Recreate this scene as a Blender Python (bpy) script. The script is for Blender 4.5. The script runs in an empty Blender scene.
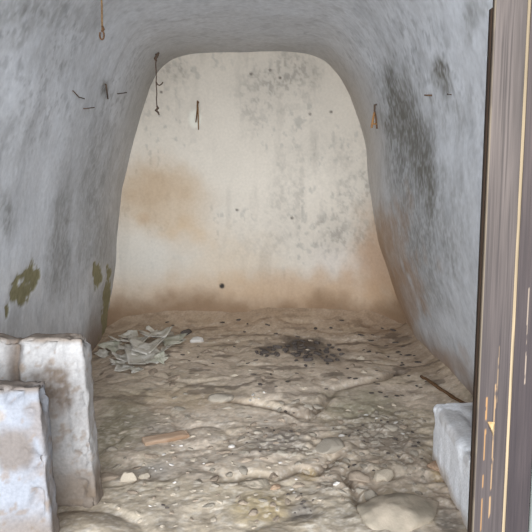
import bpy, bmesh, math, random
import numpy as np
from mathutils import Vector, Matrix
from mathutils.bvhtree import BVHTree

SC = bpy.context.scene
COL = SC.collection
random.seed(7)
RNG = np.random.default_rng(11)

# ------------------------------------------------------------------ camera
EYE = 1.55
PITCH = math.radians(7.3)
FPX = 650.0
cam_d = bpy.data.cameras.new('camera')
cam_d.sensor_width = 36.0
cam_d.lens = FPX / 532.0 * 36.0
cam = bpy.data.objects.new('camera', cam_d)
cam.location = (0, 0, EYE)
cam.rotation_euler = (math.pi / 2 - PITCH, 0, 0)
COL.objects.link(cam)
SC.camera = cam

# ------------------------------------------------------------------ sky, daylight, camera flash, exposure
world = bpy.data.worlds.new('overcast_sky')
SC.world = world
world.use_nodes = True
bg = world.node_tree.nodes['Background']
bg.inputs[0].default_value = (0.62, 0.74, 1.0, 1)
bg.inputs[1].default_value = 0.35

def light(name, kind, loc, rot, energy, color, **kw):
    d = bpy.data.lights.new(name, kind)
    d.energy = energy
    d.color = color
    for k, v in kw.items():
        setattr(d, k, v)
    o = bpy.data.objects.new(name, d)
    o.location = loc
    o.rotation_euler = rot
    COL.objects.link(o)
    return o

light('daylight_through_doorway', 'AREA', (-0.6, -4.4, 2.0), (math.radians(90), 0, 0), 2900, (0.85, 0.92, 1.0),
      shape='RECTANGLE', size=7.0, size_y=4.0)
light('camera_flash', 'SPOT', (0.0, -0.04, 1.64), (math.radians(86), 0, 0), 130, (1.0, 0.86, 0.68),
      spot_size=math.radians(75), spot_blend=0.9, shadow_soft_size=0.03)

SC.view_settings.view_transform = 'Standard'
SC.view_settings.look = 'None'
SC.view_settings.gamma = 1.0
SC.view_settings.use_curve_mapping = False
SC.view_settings.exposure = -0.66

# ------------------------------------------------------------------ helpers: colour, noise
def lin(r, g, b):
    c = np.array([r, g, b], float) / 255.0
    return np.where(c <= 0.04045, c / 12.92, ((c + 0.055) / 1.055) ** 2.4)

def _hash(ix, iy, iz, seed):
    h = (ix.astype(np.uint32) * np.uint32(374761393) + iy.astype(np.uint32) * np.uint32(668265263)
         + iz.astype(np.uint32) * np.uint32(2147483647 - 5) + np.uint32(seed * 974711 + 17) * np.uint32(97))
    h ^= h >> np.uint32(13)
    h = h * np.uint32(1274126177)
    h ^= h >> np.uint32(16)
    h = h * np.uint32(2246822519)
    h ^= h >> np.uint32(15)
    return h.astype(np.float64) / 4294967295.0

def vnoise(P, seed=0):
    P = np.asarray(P, float)
    i = np.floor(P)
    f = P - i
    f = f * f * f * (f * (f * 6 - 15) + 10)
    i = i.astype(np.int64)
    r = 0
    for a in (0, 1):
        wa = f[:, 0] if a else 1 - f[:, 0]
        for b in (0, 1):
            wb = f[:, 1] if b else 1 - f[:, 1]
            for c in (0, 1):
                wc = f[:, 2] if c else 1 - f[:, 2]
                r = r + wa * wb * wc * _hash(i[:, 0] + a, i[:, 1] + b, i[:, 2] + c, seed)
    return r

def fbm(P, scale=1.0, octv=4, seed=0, stretch=(1, 1, 1), gain=0.5):
    P = np.asarray(P, float) * np.array(stretch) * scale
    t = 0.0
    a = 1.0
    n = 0.0
    for o in range(octv):
        t = t + a * vnoise(P + 13.7 * o, seed + o)
        n += a
        a *= gain
        P = P * 2.03
    return t / n

def sst(a, b, x):
    t = np.clip((x - a) / (b - a), 0, 1)
    return t * t * (3 - 2 * t)

def mix(c, target, m):
    return c * (1 - m[:, None]) + np.asarray(target)[None, :] * m[:, None]

# ------------------------------------------------------------------ helpers: objects
def mesh_object(name, V, Fc, mat, parent=None, smooth=True, col=None):
    me = bpy.data.meshes.new(name)
    if isinstance(Fc, np.ndarray):
        n, k = Fc.shape
        me.vertices.add(len(V))
        me.vertices.foreach_set('co', np.asarray(V, np.float32).ravel())
        me.loops.add(n * k)
        me.loops.foreach_set('vertex_index', Fc.astype(np.int32).ravel())
        me.polygons.add(n)
        me.polygons.foreach_set('loop_start', np.arange(0, n * k, k, dtype=np.int32))
        me.update(calc_edges=True)
    else:
        me.from_pydata([tuple(v) for v in V], [], Fc)
        me.update()
    me.validate()
    if smooth:
        me.polygons.foreach_set('use_smooth', np.ones(len(me.polygons), dtype=bool))
    if col is not None:
        paint(me, col)
    if mat:
        me.materials.append(mat)
    o = bpy.data.objects.new(name, me)
    COL.objects.link(o)
    if parent:
        o.parent = parent
    return o

def paint(me, col):
    at = me.color_attributes.get('tone') or me.color_attributes.new('tone', 'FLOAT_COLOR', 'POINT')
    c4 = np.ones((len(col), 4), np.float32)
    c4[:, :3] = col
    at.data.foreach_set('color', c4.ravel())

def tag(o, label, cat, group=None):
    o['label'] = label
    o['category'] = cat
    if group:
        o['group'] = group
    return o

def struct(o, label=None):
    o['kind'] = 'structure'
    return o

def empty(name, loc, label, cat, group=None, rot=(0, 0, 0)):
    o = bpy.data.objects.new(name, None)
    o.empty_display_size = 0.05
    o.location = loc
    o.rotation_euler = rot
    COL.objects.link(o)
    return tag(o, label, cat, group)

def grid_faces(nu, nv, flip=False):
    a = np.arange(nu * nv).reshape(nu, nv)
    f = np.stack([a[:-1, :-1], a[1:, :-1], a[1:, 1:], a[:-1, 1:]], -1).reshape(-1, 4)
    return f[:, ::-1].copy() if flip else f

def tube(points, radius, segs=7, jitter=0.0):
    """a swept round bar through the points; returns verts, faces"""
    pts = [Vector(p) for p in points]
    V, Fc = [], []
    ref = Vector((0.31, 0.92, 0.22)).normalized()
    for i, p in enumerate(pts):
        t = (pts[min(i + 1, len(pts) - 1)] - pts[max(i - 1, 0)]).normalized()
        s = t.cross(ref)
        if s.length < 0.05:
            s = t.cross(Vector((0, 0, 1)))
        s.normalize()
        u = s.cross(t)
        r = radius[i] if hasattr(radius, '__len__') else radius
        r *= 1 + random.uniform(-jitter, jitter)
        for k in range(segs):
            a = 2 * math.pi * k / segs
            V.append(p + (s * math.cos(a) + u * math.sin(a)) * r)
    for i in range(len(pts) - 1):
        for k in range(segs):
            Fc.append((i * segs + k, i * segs + (k + 1) % segs, (i + 1) * segs + (k + 1) % segs, (i + 1) * segs + k))
    Fc.append(tuple(range(segs))[::-1])
    Fc.append(tuple((len(pts) - 1) * segs + k for k in range(segs)))
    return V, Fc

# ------------------------------------------------------------------ materials
def painted(name, fine=60.0, amount=0.25, rough=0.92, bump=0.3, bump_scale=90.0, stretch=(1, 1, 1), dist=0.004, spec=0.2, detail=5.0):
    m = bpy.data.materials.new(name)
    m.use_nodes = True
    nt = m.node_tree
    N, L = nt.nodes, nt.links
    b = N['Principled BSDF']
    b.inputs['Roughness'].default_value = rough
    b.inputs['Specular IOR Level'].default_value = spec
    at = N.new('ShaderNodeAttribute'); at.attribute_name = 'tone'
    tc = N.new('ShaderNodeTexCoord')
    mp = N.new('ShaderNodeMapping'); mp.inputs['Scale'].default_value = stretch
    L.new(tc.outputs['Object'], mp.inputs['Vector'])
    n1 = N.new('ShaderNodeTexNoise'); n1.inputs['Scale'].default_value = fine; n1.inputs['Detail'].default_value = detail
    L.new(mp.outputs[0], n1.inputs['Vector'])
    mr = N.new('ShaderNodeMapRange')
    mr.inputs['From Min'].default_value = 0.3; mr.inputs['From Max'].default_value = 0.7
    mr.inputs['To Min'].default_value = 1 - amount; mr.inputs['To Max'].default_value = 1 + amount
    L.new(n1.outputs['Fac'], mr.inputs['Value'])
    vm = N.new('ShaderNodeVectorMath'); vm.operation = 'SCALE'
    L.new(at.outputs['Color'], vm.inputs[0]); L.new(mr.outputs[0], vm.inputs['Scale'])
    L.new(vm.outputs[0], b.inputs['Base Color'])
    n2 = N.new('ShaderNodeTexNoise'); n2.inputs['Scale'].default_value = bump_scale; n2.inputs['Detail'].default_value = 6
    L.new(mp.outputs[0], n2.inputs['Vector'])
    bp = N.new('ShaderNodeBump'); bp.inputs['Strength'].default_value = bump; bp.inputs['Distance'].default_value = dist
    L.new(n2.outputs['Fac'], bp.inputs['Height']); L.new(bp.outputs[0], b.inputs['Normal'])
    return m

def plain(name, rgb, rgb2=None, scale=40.0, rough=0.9, bump=0.4, metal=0.0, stretch=(1, 1, 1), dist=0.003):
    m = bpy.data.materials.new(name)
    m.use_nodes = True
    nt = m.node_tree
    N, L = nt.nodes, nt.links
    b = N['Principled BSDF']
    b.inputs['Roughness'].default_value = rough
    b.inputs['Metallic'].default_value = metal
    b.inputs['Specular IOR Level'].default_value = 0.25
    tc = N.new('ShaderNodeTexCoord')
    mp = N.new('ShaderNodeMapping'); mp.inputs['Scale'].default_value = stretch
    L.new(tc.outputs['Object'], mp.inputs['Vector'])
    n = N.new('ShaderNodeTexNoise'); n.inputs['Scale'].default_value = scale; n.inputs['Detail'].default_value = 5
    L.new(mp.outputs[0], n.inputs['Vector'])
    cr = N.new('ShaderNodeValToRGB')
    cr.color_ramp.elements[0].position = 0.35; cr.color_ramp.elements[1].position = 0.65
    cr.color_ramp.elements[0].color = (*lin(*rgb), 1)
    cr.color_ramp.elements[1].color = (*lin(*(rgb2 or rgb)), 1)
    L.new(n.outputs['Fac'], cr.inputs['Fac']); L.new(cr.outputs[0], b.inputs['Base Color'])
    bp = N.new('ShaderNodeBump'); bp.inputs['Strength'].default_value = bump; bp.inputs['Distance'].default_value = dist
    L.new(n.outputs['Fac'], bp.inputs['Height']); L.new(bp.outputs[0], b.inputs['Normal'])
    return m

M_WALL = painted('limewashed_plaster', fine=30, amount=0.08, bump=0.16, detail=7.0, bump_scale=35, dist=0.006)
M_BACK = painted('flash_warmed_limewash', fine=40, amount=0.05, bump=0.25, bump_scale=45, detail=7.0, dist=0.004)  # back wall limewash, warmth of the flash put into its colour
M_FLOOR = painted('trodden_dirt', fine=45, amount=0.12, bump=0.2, bump_scale=55, dist=0.012, rough=0.97, spec=0.1)
M_SLAB = painted('whitewashed_stone', fine=70, amount=0.10, bump=0.6, bump_scale=60, dist=0.006)
M_WOOD = painted('weathered_grey_wood', fine=160, amount=0.16, bump=0.25, bump_scale=160, stretch=(1, 1, 0.03), detail=3.0, dist=0.002, rough=0.75, spec=0.3)
M_FRONT = plain('outer_plaster', (176, 172, 164), (196, 192, 184), scale=6)
M_RUST = plain('rusty_iron', (84, 60, 42), (112, 82, 56), scale=150, rough=0.85)
M_DARKIRON = plain('dark_iron', (74, 64, 58), (100, 80, 64), scale=150, rough=0.8)
M_ORANGE = plain('orange_rust', (150, 108, 66), (166, 126, 84), scale=90, rough=0.9)
M_TANROD = plain('pale_rusty_rod', (150, 122, 84), (110, 80, 52), scale=120, rough=0.85)
M_CHAR = plain('charcoal', (64, 58, 56), (100, 90, 82), scale=120)
M_STONE = plain('dusty_limestone', (194, 180, 160), (170, 156, 138), scale=40)
M_GREYSTONE = plain('grey_rubble', (166, 155, 140), (142, 132, 118), scale=60)
M_BROWNSTONE = plain('brown_rubble', (164, 148, 130), (142, 126, 110), scale=60)
M_BOULDER = plain('dusty_boulder', (178, 163, 144), (152, 141, 124), scale=2.6, dist=.03, bump=.4)
M_CHIP = plain('white_chip', (206, 200, 192), (186, 178, 168), scale=60)
M_FLAKE = plain('old_paint_flake', (218, 212, 202), (186, 178, 162), scale=2.2, dist=.02)
M_FLAKEDARK = plain('green_paint_flake', (166, 164, 144), (196, 190, 174), scale=3, dist=.02)
M_SCRAP = plain('pinkish_brown_scrap', (172, 148, 126), (138, 110, 86), scale=18, stretch=(0.3, 1, 1))
M_STICK = plain('dark_stick', (84, 62, 44), (112, 84, 58), scale=60, stretch=(0.2, 1, 1))
M_SPLINTER = plain('fresh_splinter_wood', (186, 160, 120), (160, 128, 86), scale=60)
M_GREYWIRE = plain('dark_twig', (62, 56, 50), (86, 76, 66), scale=90)

# ------------------------------------------------------------------ vault cross-section (x, z), measured at the back wall
PROFILE = [(-1.735, -0.80), (-1.671, -0.174), (-1.625, 0.315), (-1.563, 0.954), (-1.496, 1.475), (-1.382, 1.885), (-1.27, 2.238),
           (-1.172, 2.507), (-1.076, 2.685), (-0.953, 2.784), (-0.77, 2.833), (-0.516, 2.857), (-0.162, 2.872), (0.192, 2.872),
           (0.445, 2.853), (0.608, 2.794), (0.752, 2.636), (0.878, 2.418), (0.975, 2.138), (1.040, 1.885), (1.056, 1.629),
           (1.080, 1.32), (1.140, 0.954), (1.295, 0.476), (1.440, 0.099), (1.50, -0.174), (1.54, -0.80)]
BACK_Y = 6.8

def resample(pts, step, blur):
    p = np.array(pts, float)
    d = np.r_[0, np.cumsum(np.hypot(*np.diff(p, axis=0).T))]
    s = np.linspace(0, d[-1], int(d[-1] / step) + 1)
    q = np.stack([np.interp(s, d, p[:, 0]), np.interp(s, d, p[:, 1])], 1)
    k = int(blur / step)
    w = np.exp(-0.5 * (np.arange(-3 * k, 3 * k + 1) / k) ** 2)
    w /= w.sum()
    out = np.stack([np.convolve(np.pad(q[:, i], 3 * k, mode='reflect', reflect_type='odd'), w, 'valid') for i in (0, 1)], 1)
    return out

PROF = resample(PROFILE, 0.016, 0.05)
tan = np.gradient(PROF, axis=0)
tan /= np.hypot(tan[:, 0], tan[:, 1])[:, None]
PN = np.stack([-tan[:, 1], tan[:, 0]], 1)            # outward
if (PN[len(PN) // 2, 1]) < 0:
    PN = -PN
YS = np.arange(2.2, BACK_Y + 0.12, 0.016)
nP, nY = len(PROF), len(YS)
V0 = np.zeros((nP, nY, 3))
V0[..., 0] = PROF[:, None, 0]
V0[..., 1] = YS[None, :]
V0[..., 2] = PROF[:, None, 1]
VN = np.zeros_like(V0)
VN[..., 0] = PN[:, None, 0]
VN[..., 2] = PN[:, None, 1]
flat = V0.reshape(-1, 3)
disp = 0.05 * (fbm(flat, 1.1, 2, 3) - 0.5) + 0.008 * (fbm(flat, 5.0, 3, 9) - 0.5) + 0.002 * (fbm(flat, 22.0, 3, 14) - 0.5)
VV = flat + VN.reshape(-1, 3) * disp[:, None]

# back wall grid
bx = np.arange(-1.80, 1.62, 0.0125)
bz = np.arange(-0.3, 3.02, 0.0125)
BX, BZ = np.meshgrid(bx, bz, indexing='ij')
BV = np.stack([BX.ravel(), np.full(BX.size, BACK_Y), BZ.ravel()], 1)
BV[:, 1] += 0.04 * (fbm(BV, 1.2, 2, 21) - 0.5) + 0.012 * (fbm(BV, 6.0, 3, 22) - 0.5) + 0.003 * (fbm(BV, 25.0, 3, 23) - 0.5)

# the plaster runs round the lower right corner in a hollow curve
_zs = np.array([p[1] for p in PROFILE[16:]])[::-1]
_xs = np.array([p[0] for p in PROFILE[16:]])[::-1]
_d = np.interp(BV[:, 2], _zs, _xs) - BV[:, 0]
_w = 1 - sst(1.0, 1.7, BV[:, 2])
BV[:, 1] -= _w * 0.34 * np.clip(1 - _d / 0.36, 0, 1.2) ** 2.2
_d2 = BV[:, 0] - np.interp(BV[:, 2], [p[1] for p in PROFILE[:8]], [p[0] for p in PROFILE[:8]])
BV[:, 1] -= (1 - sst(.2, .8, BV[:, 2])) * 0.10 * np.clip(1 - _d2 / 0.16, 0, 1.2) ** 2

def bvh_of(V, Fc):
    return BVHTree.FromPolygons([tuple(v) for v in V], Fc.tolist())

COARSE_V = V0[::4, ::4].reshape(-1, 3)
shell = bvh_of(COARSE_V, grid_faces(*V0[::4, ::4].shape[:2]))
sp_, cp_ = math.sin(PITCH), math.cos(PITCH)

def ray(px, py):
    x, y = (px - 266) / FPX, -(py - 266) / FPX
    return Vector((x, cp_ + y * sp_, -sp_ + y * cp_)).normalized()

def on_shell(px, py, which='any'):
    """where the line of sight through a measured point meets the undisplaced room surface"""
    d = ray(px, py)
    o = Vector((0, 0, EYE))
    hit = None
    if which in ('any', 'vault'):
        h = shell.ray_cast(o, d)
        if h[0] is not None:
            hit = h[0]
    t = BACK_Y / d.y
    pb = o + d * t
    if which == 'back' or hit is None or (which == 'any' and pb.y < hit.y):
        hit = pb
    return hit

def stain(P, px, py, rx, ry, which, edge=0.5, warp=0.8, seed=0, wscale=7.0, depth=0.6, tilt=0.0):
    """soft-edged patch on a wall: an ellipse in the surface with a ragged outline"""
    c = on_shell(px, py, which)
    ca, sa = math.cos(math.radians(tilt)), math.sin(math.radians(tilt))
    a = (on_shell(px + rx * 0.5 * ca, py + rx * 0.5 * sa, which) - on_shell(px - rx * 0.5 * ca, py - rx * 0.5 * sa, which))
    b = (on_shell(px - ry * 0.5 * sa, py + ry * 0.5 * ca, which) - on_shell(px + ry * 0.5 * sa, py - ry * 0.5 * ca, which))
    A = np.stack([np.array(a), np.array(b)], 1)
    D = P - np.array(c)[None, :]
    uv = D @ np.linalg.pinv(A).T
    off = np.linalg.norm(D - uv @ A.T, axis=1)
    r = np.hypot(uv[:, 0], uv[:, 1])
    near = (r < 2.6) & (off < depth)
    out = np.zeros(len(P))
    if near.any():
        rr = r[near] + warp * (fbm(P[near], wscale, 4, 100 + seed) - 0.5) * 2
        out[near] = 1 - sst(1 - edge, 1 + edge, rr)
    return out

# ------------------------------------------------------------------ vault colours
LIME = lin(205, 207, 211)  # limewash base with the cool daylight cast mixed in
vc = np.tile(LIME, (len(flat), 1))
mott = fbm(flat, 2.2, 5, 31)
vc *= (1 + 0.26 * (mott - 0.5))[:, None]
streak = fbm(flat, 11.0, 5, 37, stretch=(1, 1, 0.4))
vc *= (1 - 0.14 * sst(0.52, 0.72, streak))[:, None]
grain = fbm(flat, 30.0, 3, 39, stretch=(1, 1, 0.35))
vc *= (1 + 0.16 * (grain - 0.5))[:, None]
smud = fbm(flat, 20.0, 4, 41, gain=.6)
high = sst(1.4, 2.2, flat[:, 2]) * (1 - 0.7 * sst(2.5, 2.8, flat[:, 2]))
vc *= (1 - 0.26 * high * sst(0.55, 0.68, smud) * sst(0.42, 0.6, mott))[:, None]
# browner strip on the upper vault toward the back
vc = mix(vc, lin(150, 140, 126), 0.45 * sst(6.0, 6.8, flat[:, 1]) * sst(1.6, 2.6, flat[:, 2]))
GREY = lin(112, 109, 102)
speck = sst(0.36, 0.62, fbm(flat, 32.0, 3, 55, stretch=(1, 1, 0.8), gain=.7))
for i, (px, py, rx, ry, k, tl) in enumerate([
        (396, 108, 11, 30, .85, -28), (412, 125, 12, 40, .7, -18), (425, 150, 9, 34, .85, -12), (432, 178, 6, 30, .8, -4), (432, 205, 5, 24, .55, 0), (384, 84, 12, 18, .45, -30), (405, 150, 18, 40, .45, -8),
        (414, 215, 12, 50, .35, 0), (441, 70, 7, 11, 1.15, -25), (447, 84, 5, 9, .7, -25), (470, 22, 6, 22, .5, -30), (482, 8, 8, 12, .4, -30),
        (464, 118, 7, 22, .35, -10), (450, 225, 16, 50, .28, 0), (432, 270, 18, 40, .3, 0),
        (410, 215, 26, 110, .42, 0), (398, 130, 14, 40, .35, -25), (100, 240, 12, 90, .35, 0), (85, 180, 22, 90, .15, 0), (64, 245, 8, 50, .4, 0), (52, 262, 7, 30, .35, 0),
        (20, 25, 30, 22, .35, 40), (48, 60, 26, 18, .22, 40), (3, 212, 9, 22, .6, 0), (10, 130, 18, 30, .18, 0), (62, 225, 7, 50, .22, 0), (88, 200, 10, 70, .22, 0),
        (78, 20, 30, 14, .25, 0), (55, 282, 6, 14, .25, 0), (106, 91, 4, 9, .75, 0), (40, 8, 40, 12, .25, 0),
        (25, 265, 26, 8, .0, 0)]):
    m = stain(flat, px, py, rx, ry, 'vault', edge=0.7, warp=0.9, seed=i)
    vc = mix(vc, GREY, np.clip(m * k * (0.45 + 0.55 * speck) * 1.1, 0, 1))
# brown earth low on the walls, browner tone toward the right back corner
low = 1 - sst(0.0, 0.40, flat[:, 2] + 0.25 * (fbm(flat, 3.0, 4, 61) - 0.5))
vc = mix(vc, lin(144, 118, 94), 0.8 * low)
vc = mix(vc, lin(168, 154, 136), 0.55 * sst(5.2, 6.6, flat[:, 1]) * sst(.3, 1.0, flat[:, 0]))
vc = mix(vc, lin(150, 144, 134), 0.4 * sst(5.4, 6.7, flat[:, 1]) * (1 - sst(-1.1, -.5, flat[:, 0])))  # grazing shade on the left wall, painted as a greyer band
vc = mix(vc, lin(172, 148, 124), 0.75 * sst(5.7, 6.5, flat[:, 1] + .5 * (fbm(flat, 4, 4, 63) - .5)) * (1 - sst(.7, 1.5, flat[:, 2] + .5 * (fbm(flat, 4, 4, 64) - .5))) * (flat[:, 0] > 0))
for i, (px, py, rx, ry, k) in enumerate([(392, 262, 12, 40, .5), (404, 300, 16, 30, .6), (384, 235, 10, 26, .4), (440, 366, 26, 16, .4)]):
    vc = mix(vc, lin(158, 128, 100), k * stain(flat, px, py, rx, ry, 'vault', seed=40 + i))
# flaked places showing old green distemper
GREEN = lin(140, 134, 104)
gm = np.zeros(len(flat))
for i, (px, py, rx, ry, tl) in enumerate([(13, 291, 9, 10, 0), (24, 285, 10, 17, 20), (34, 276, 7, 13, 30), (20, 298, 6, 8, 0), (5, 310, 2, 8, 0),
                                      (97, 275, 4, 12, 0), (107, 300, 3.5, 26, 0), (107, 325, 3.5, 24, 0), (108, 272, 3, 5, 0), (106, 348, 4, 16, 0)]):
    gm = np.maximum(gm, stain(flat, px, py, rx, ry, 'vault', edge=0.10, warp=0.75, seed=60 + i, wscale=11, depth=0.3))
gm *= 1 - 0.9 * sst(.60, .64, fbm(flat, 13, 3, 88, stretch=(1, .6, 1))) * (flat[:, 1] < 5.2)
rim = np.zeros(len(flat))
for i, (px, py, rx, ry) in enumerate([(20, 285, 25, 20), (98, 276, 8, 15)]):
    rim = np.maximum(rim, stain(flat, px, py, rx, ry, 'vault', edge=0.35, warp=0.5, seed=75 + i, wscale=12, depth=0.3))
vc = mix(vc, lin(206, 204, 202), 0.45 * rim)
gtone = GREEN[None, :] * (0.75 + 0.5 * fbm(flat, 30, 3, 80))[:, None]
vc = vc * (1 - gm[:, None]) + gtone * gm[:, None]
VV += VN.reshape(-1, 3) * (0.007 * gm)[:, None]
vc = np.clip(vc, 0.01, 0.9)

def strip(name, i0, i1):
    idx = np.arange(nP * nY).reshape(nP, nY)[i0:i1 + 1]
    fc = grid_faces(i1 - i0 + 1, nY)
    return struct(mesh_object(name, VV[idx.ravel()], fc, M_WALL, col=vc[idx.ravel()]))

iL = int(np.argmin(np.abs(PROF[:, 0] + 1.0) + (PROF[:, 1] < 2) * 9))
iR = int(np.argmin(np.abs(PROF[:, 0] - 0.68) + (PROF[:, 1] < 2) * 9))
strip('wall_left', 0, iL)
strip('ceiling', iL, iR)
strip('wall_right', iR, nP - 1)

# ------------------------------------------------------------------ back wall colours
bc = np.tile(lin(200, 190, 176), (len(BV), 1))  # base tone includes the warm cast of the flash
bm_ = fbm(BV, 2.0, 5, 131)
bc *= (1 + 0.16 * (bm_ - 0.5))[:, None]
bc *= (1 - 0.10 * sst(0.55, 0.72, fbm(BV, 8.0, 4, 133, stretch=(1, 1, 0.2))))[:, None]
spk = fbm(BV, 26.0, 3, 135, stretch=(1, 1, 0.6))
spk2 = fbm(BV, 11.0, 3, 136, stretch=(1, 1, 0.7))
bc = mix(bc, lin(150, 146, 138), 0.45 * sst(0.60, 0.72, spk) * sst(0.45, 0.6, fbm(BV, 2.5, 3, 138)))
def bst(px, py, rx, ry, rgb, k, **kw):
    global bc
    bc = mix(bc, lin(*rgb), np.clip(k * stain(BV, px, py, rx, ry, 'back', **kw), 0, 1))
for i, (px, py, rx, ry, k) in enumerate([(172, 70, 20, 10, .55), (285, 78, 26, 24, .5), (262, 95, 24, 30, .35), (250, 100, 10, 30, .3), (300, 70, 18, 14, .4),
                                     (345, 195, 10, 40, .45), (330, 230, 14, 26, .5), (362, 205, 8, 45, .4), (352, 240, 18, 14, .5), (280, 210, 10, 40, .35),
                                     (298, 205, 6, 40, .35), (255, 250, 22, 20, .25), (368, 180, 4, 30, .5), (322, 250, 10, 14, .35), (312, 160, 30, 36, .18)]):
    m = stain(BV, px, py, rx, ry, 'back', edge=0.75, warp=0.9, seed=200 + i)
    bc = mix(bc, lin(134, 128, 120), k * m * (0.25 + 0.75 * sst(0.44, 0.66, fbm(BV, 24.0, 4, 139, stretch=(1, 1, .7), gain=.65))))
bst(162, 200, 46, 34, (182, 160, 134), .7, edge=0.45, warp=0.35, seed=221, wscale=3)
bst(150, 190, 34, 26, (168, 142, 112), .5, edge=0.8, warp=0.7, seed=222)
bst(186, 235, 26, 14, (188, 158, 122), .5, edge=0.8, warp=0.7, seed=223)
bst(143, 219, 7, 6, (176, 140, 100), .25, edge=0.5, warp=0.3, seed=224)
bst(165, 258, 52, 22, (196, 190, 180), .55, edge=0.6, warp=0.5, seed=225)
bst(340, 268, 26, 20, (206, 196, 186), .5, edge=0.7, warp=0.5, seed=226)
bst(378, 258, 22, 44, (178, 142, 110), .7, edge=0.8, warp=0.6, seed=227)
bst(300, 292, 100, 18, (178, 144, 110), .6, edge=0.8, warp=0.6, seed=228)
bst(225, 265, 40, 30, (196, 172, 142), .4, edge=0.9, warp=0.7, seed=229)
bst(195, 119, 6, 9, (214, 210, 196), .8, edge=0.3, warp=0.3, seed=230)
bst(195, 49, 7, 6, (190, 188, 180), .4, edge=0.3, warp=0.2, seed=231)
# tan earth splashed up the foot of the wall
zz = BV[:, 2] + 0.30 * (fbm(BV, 3.0, 5, 141) - 0.5)
bc = mix(bc, lin(178, 150, 120), 0.6 * (1 - sst(0.25, 0.72, zz)))
bc = mix(bc, lin(124, 98, 74), 0.85 * (1 - sst(0.16, 0.46, zz + 0.10 * (spk2 - 0.5))))
bst(222, 286, 2.6, 2.6, (60, 54, 50), 1.0, edge=0.3, warp=0.2, seed=232)
for px, py in [(270, 70), (251, 74), (280, 78), (161, 92), (310, 114), (331, 112), (237, 210), (292, 218)]:
    bst(px, py, 1.5, 1.5, (90, 82, 76), .8, edge=0.4, warp=0.3, seed=int(px))
bc = np.clip(bc, 0.01, 0.9)
struct(mesh_object('wall_back', BV, grid_faces(len(bx), len(bz), True), M_BACK, col=bc))

# ------------------------------------------------------------------ unseen front wall, its doorway enlarged to let more daylight in
def box_vf(x0, x1, y0, y1, z0, z1, off=0):
    V = [(x0, y0, z0), (x1, y0, z0), (x1, y1, z0), (x0, y1, z0), (x0, y0, z1), (x1, y0, z1), (x1, y1, z1), (x0, y1, z1)]
    F_ = [(0, 3, 2, 1), (4, 5, 6, 7), (0, 1, 5, 4), (1, 2, 6, 5), (2, 3, 7, 6), (3, 0, 4, 7)]
    return V, [tuple(i + off for i in f) for f in F_]
fv, ff = [], []
for b in [(-2.1, -1.45, 2.02, 2.24, -0.2, 2.6), (1.38, 2.1, 2.02, 2.24, -0.2, 2.6), (-2.1, 2.1, 2.02, 2.24, 2.6, 3.2)]:
    v, f = box_vf(*b, off=len(fv)); fv += v; ff += f
struct(mesh_object('wall_front', fv, ff, M_FRONT, smooth=False))

# ------------------------------------------------------------------ floor
def seg_dist(x, y, pts):
    d = np.full(x.shape, 9.0)
    for (x0, y0), (x1, y1) in zip(pts[:-1], pts[1:]):
        L2 = (x1 - x0) ** 2 + (y1 - y0) ** 2
        t = np.clip(((x - x0) * (x1 - x0) + (y - y0) * (y1 - y0)) / L2, 0, 1)
        d = np.minimum(d, np.hypot(x - x0 - t * (x1 - x0), y - y0 - t * (y1 - y0)))
    return d

def gnd(px, py, z=0.0):
    d = ray(px, py)
    t = (z - EYE) / d.z
    return d.x * t, d.y * t

def bump_at(x, y, px, py, rx, ry, h, p=2.0):
    cx, cy = gnd(px, py)
    sx = abs(gnd(px + rx, py)[0] - cx)
    sy = abs(gnd(px, py - ry)[1] - cy)
    r = np.hypot((x - cx) / sx, (y - cy) / sy)
    return h * np.clip(1 - r ** p, 0, 1)

CRACK = [gnd(*p) for p in [(232, 400), (262, 404), (290, 411), (308, 412), (322, 402), (338, 391), (360, 386), (382, 381), (400, 374)]]
CRACK2 = [gnd(*p) for p in [(225, 478), (248, 470), (275, 473), (300, 462), (318, 466), (338, 452)]]
CRACK3 = [gnd(*p) for p in [(345, 466), (352, 480), (360, 500), (372, 520)]]
CRACK4 = [gnd(*p) for p in [(110, 383), (150, 376), (190, 384), (230, 380)]]

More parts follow.
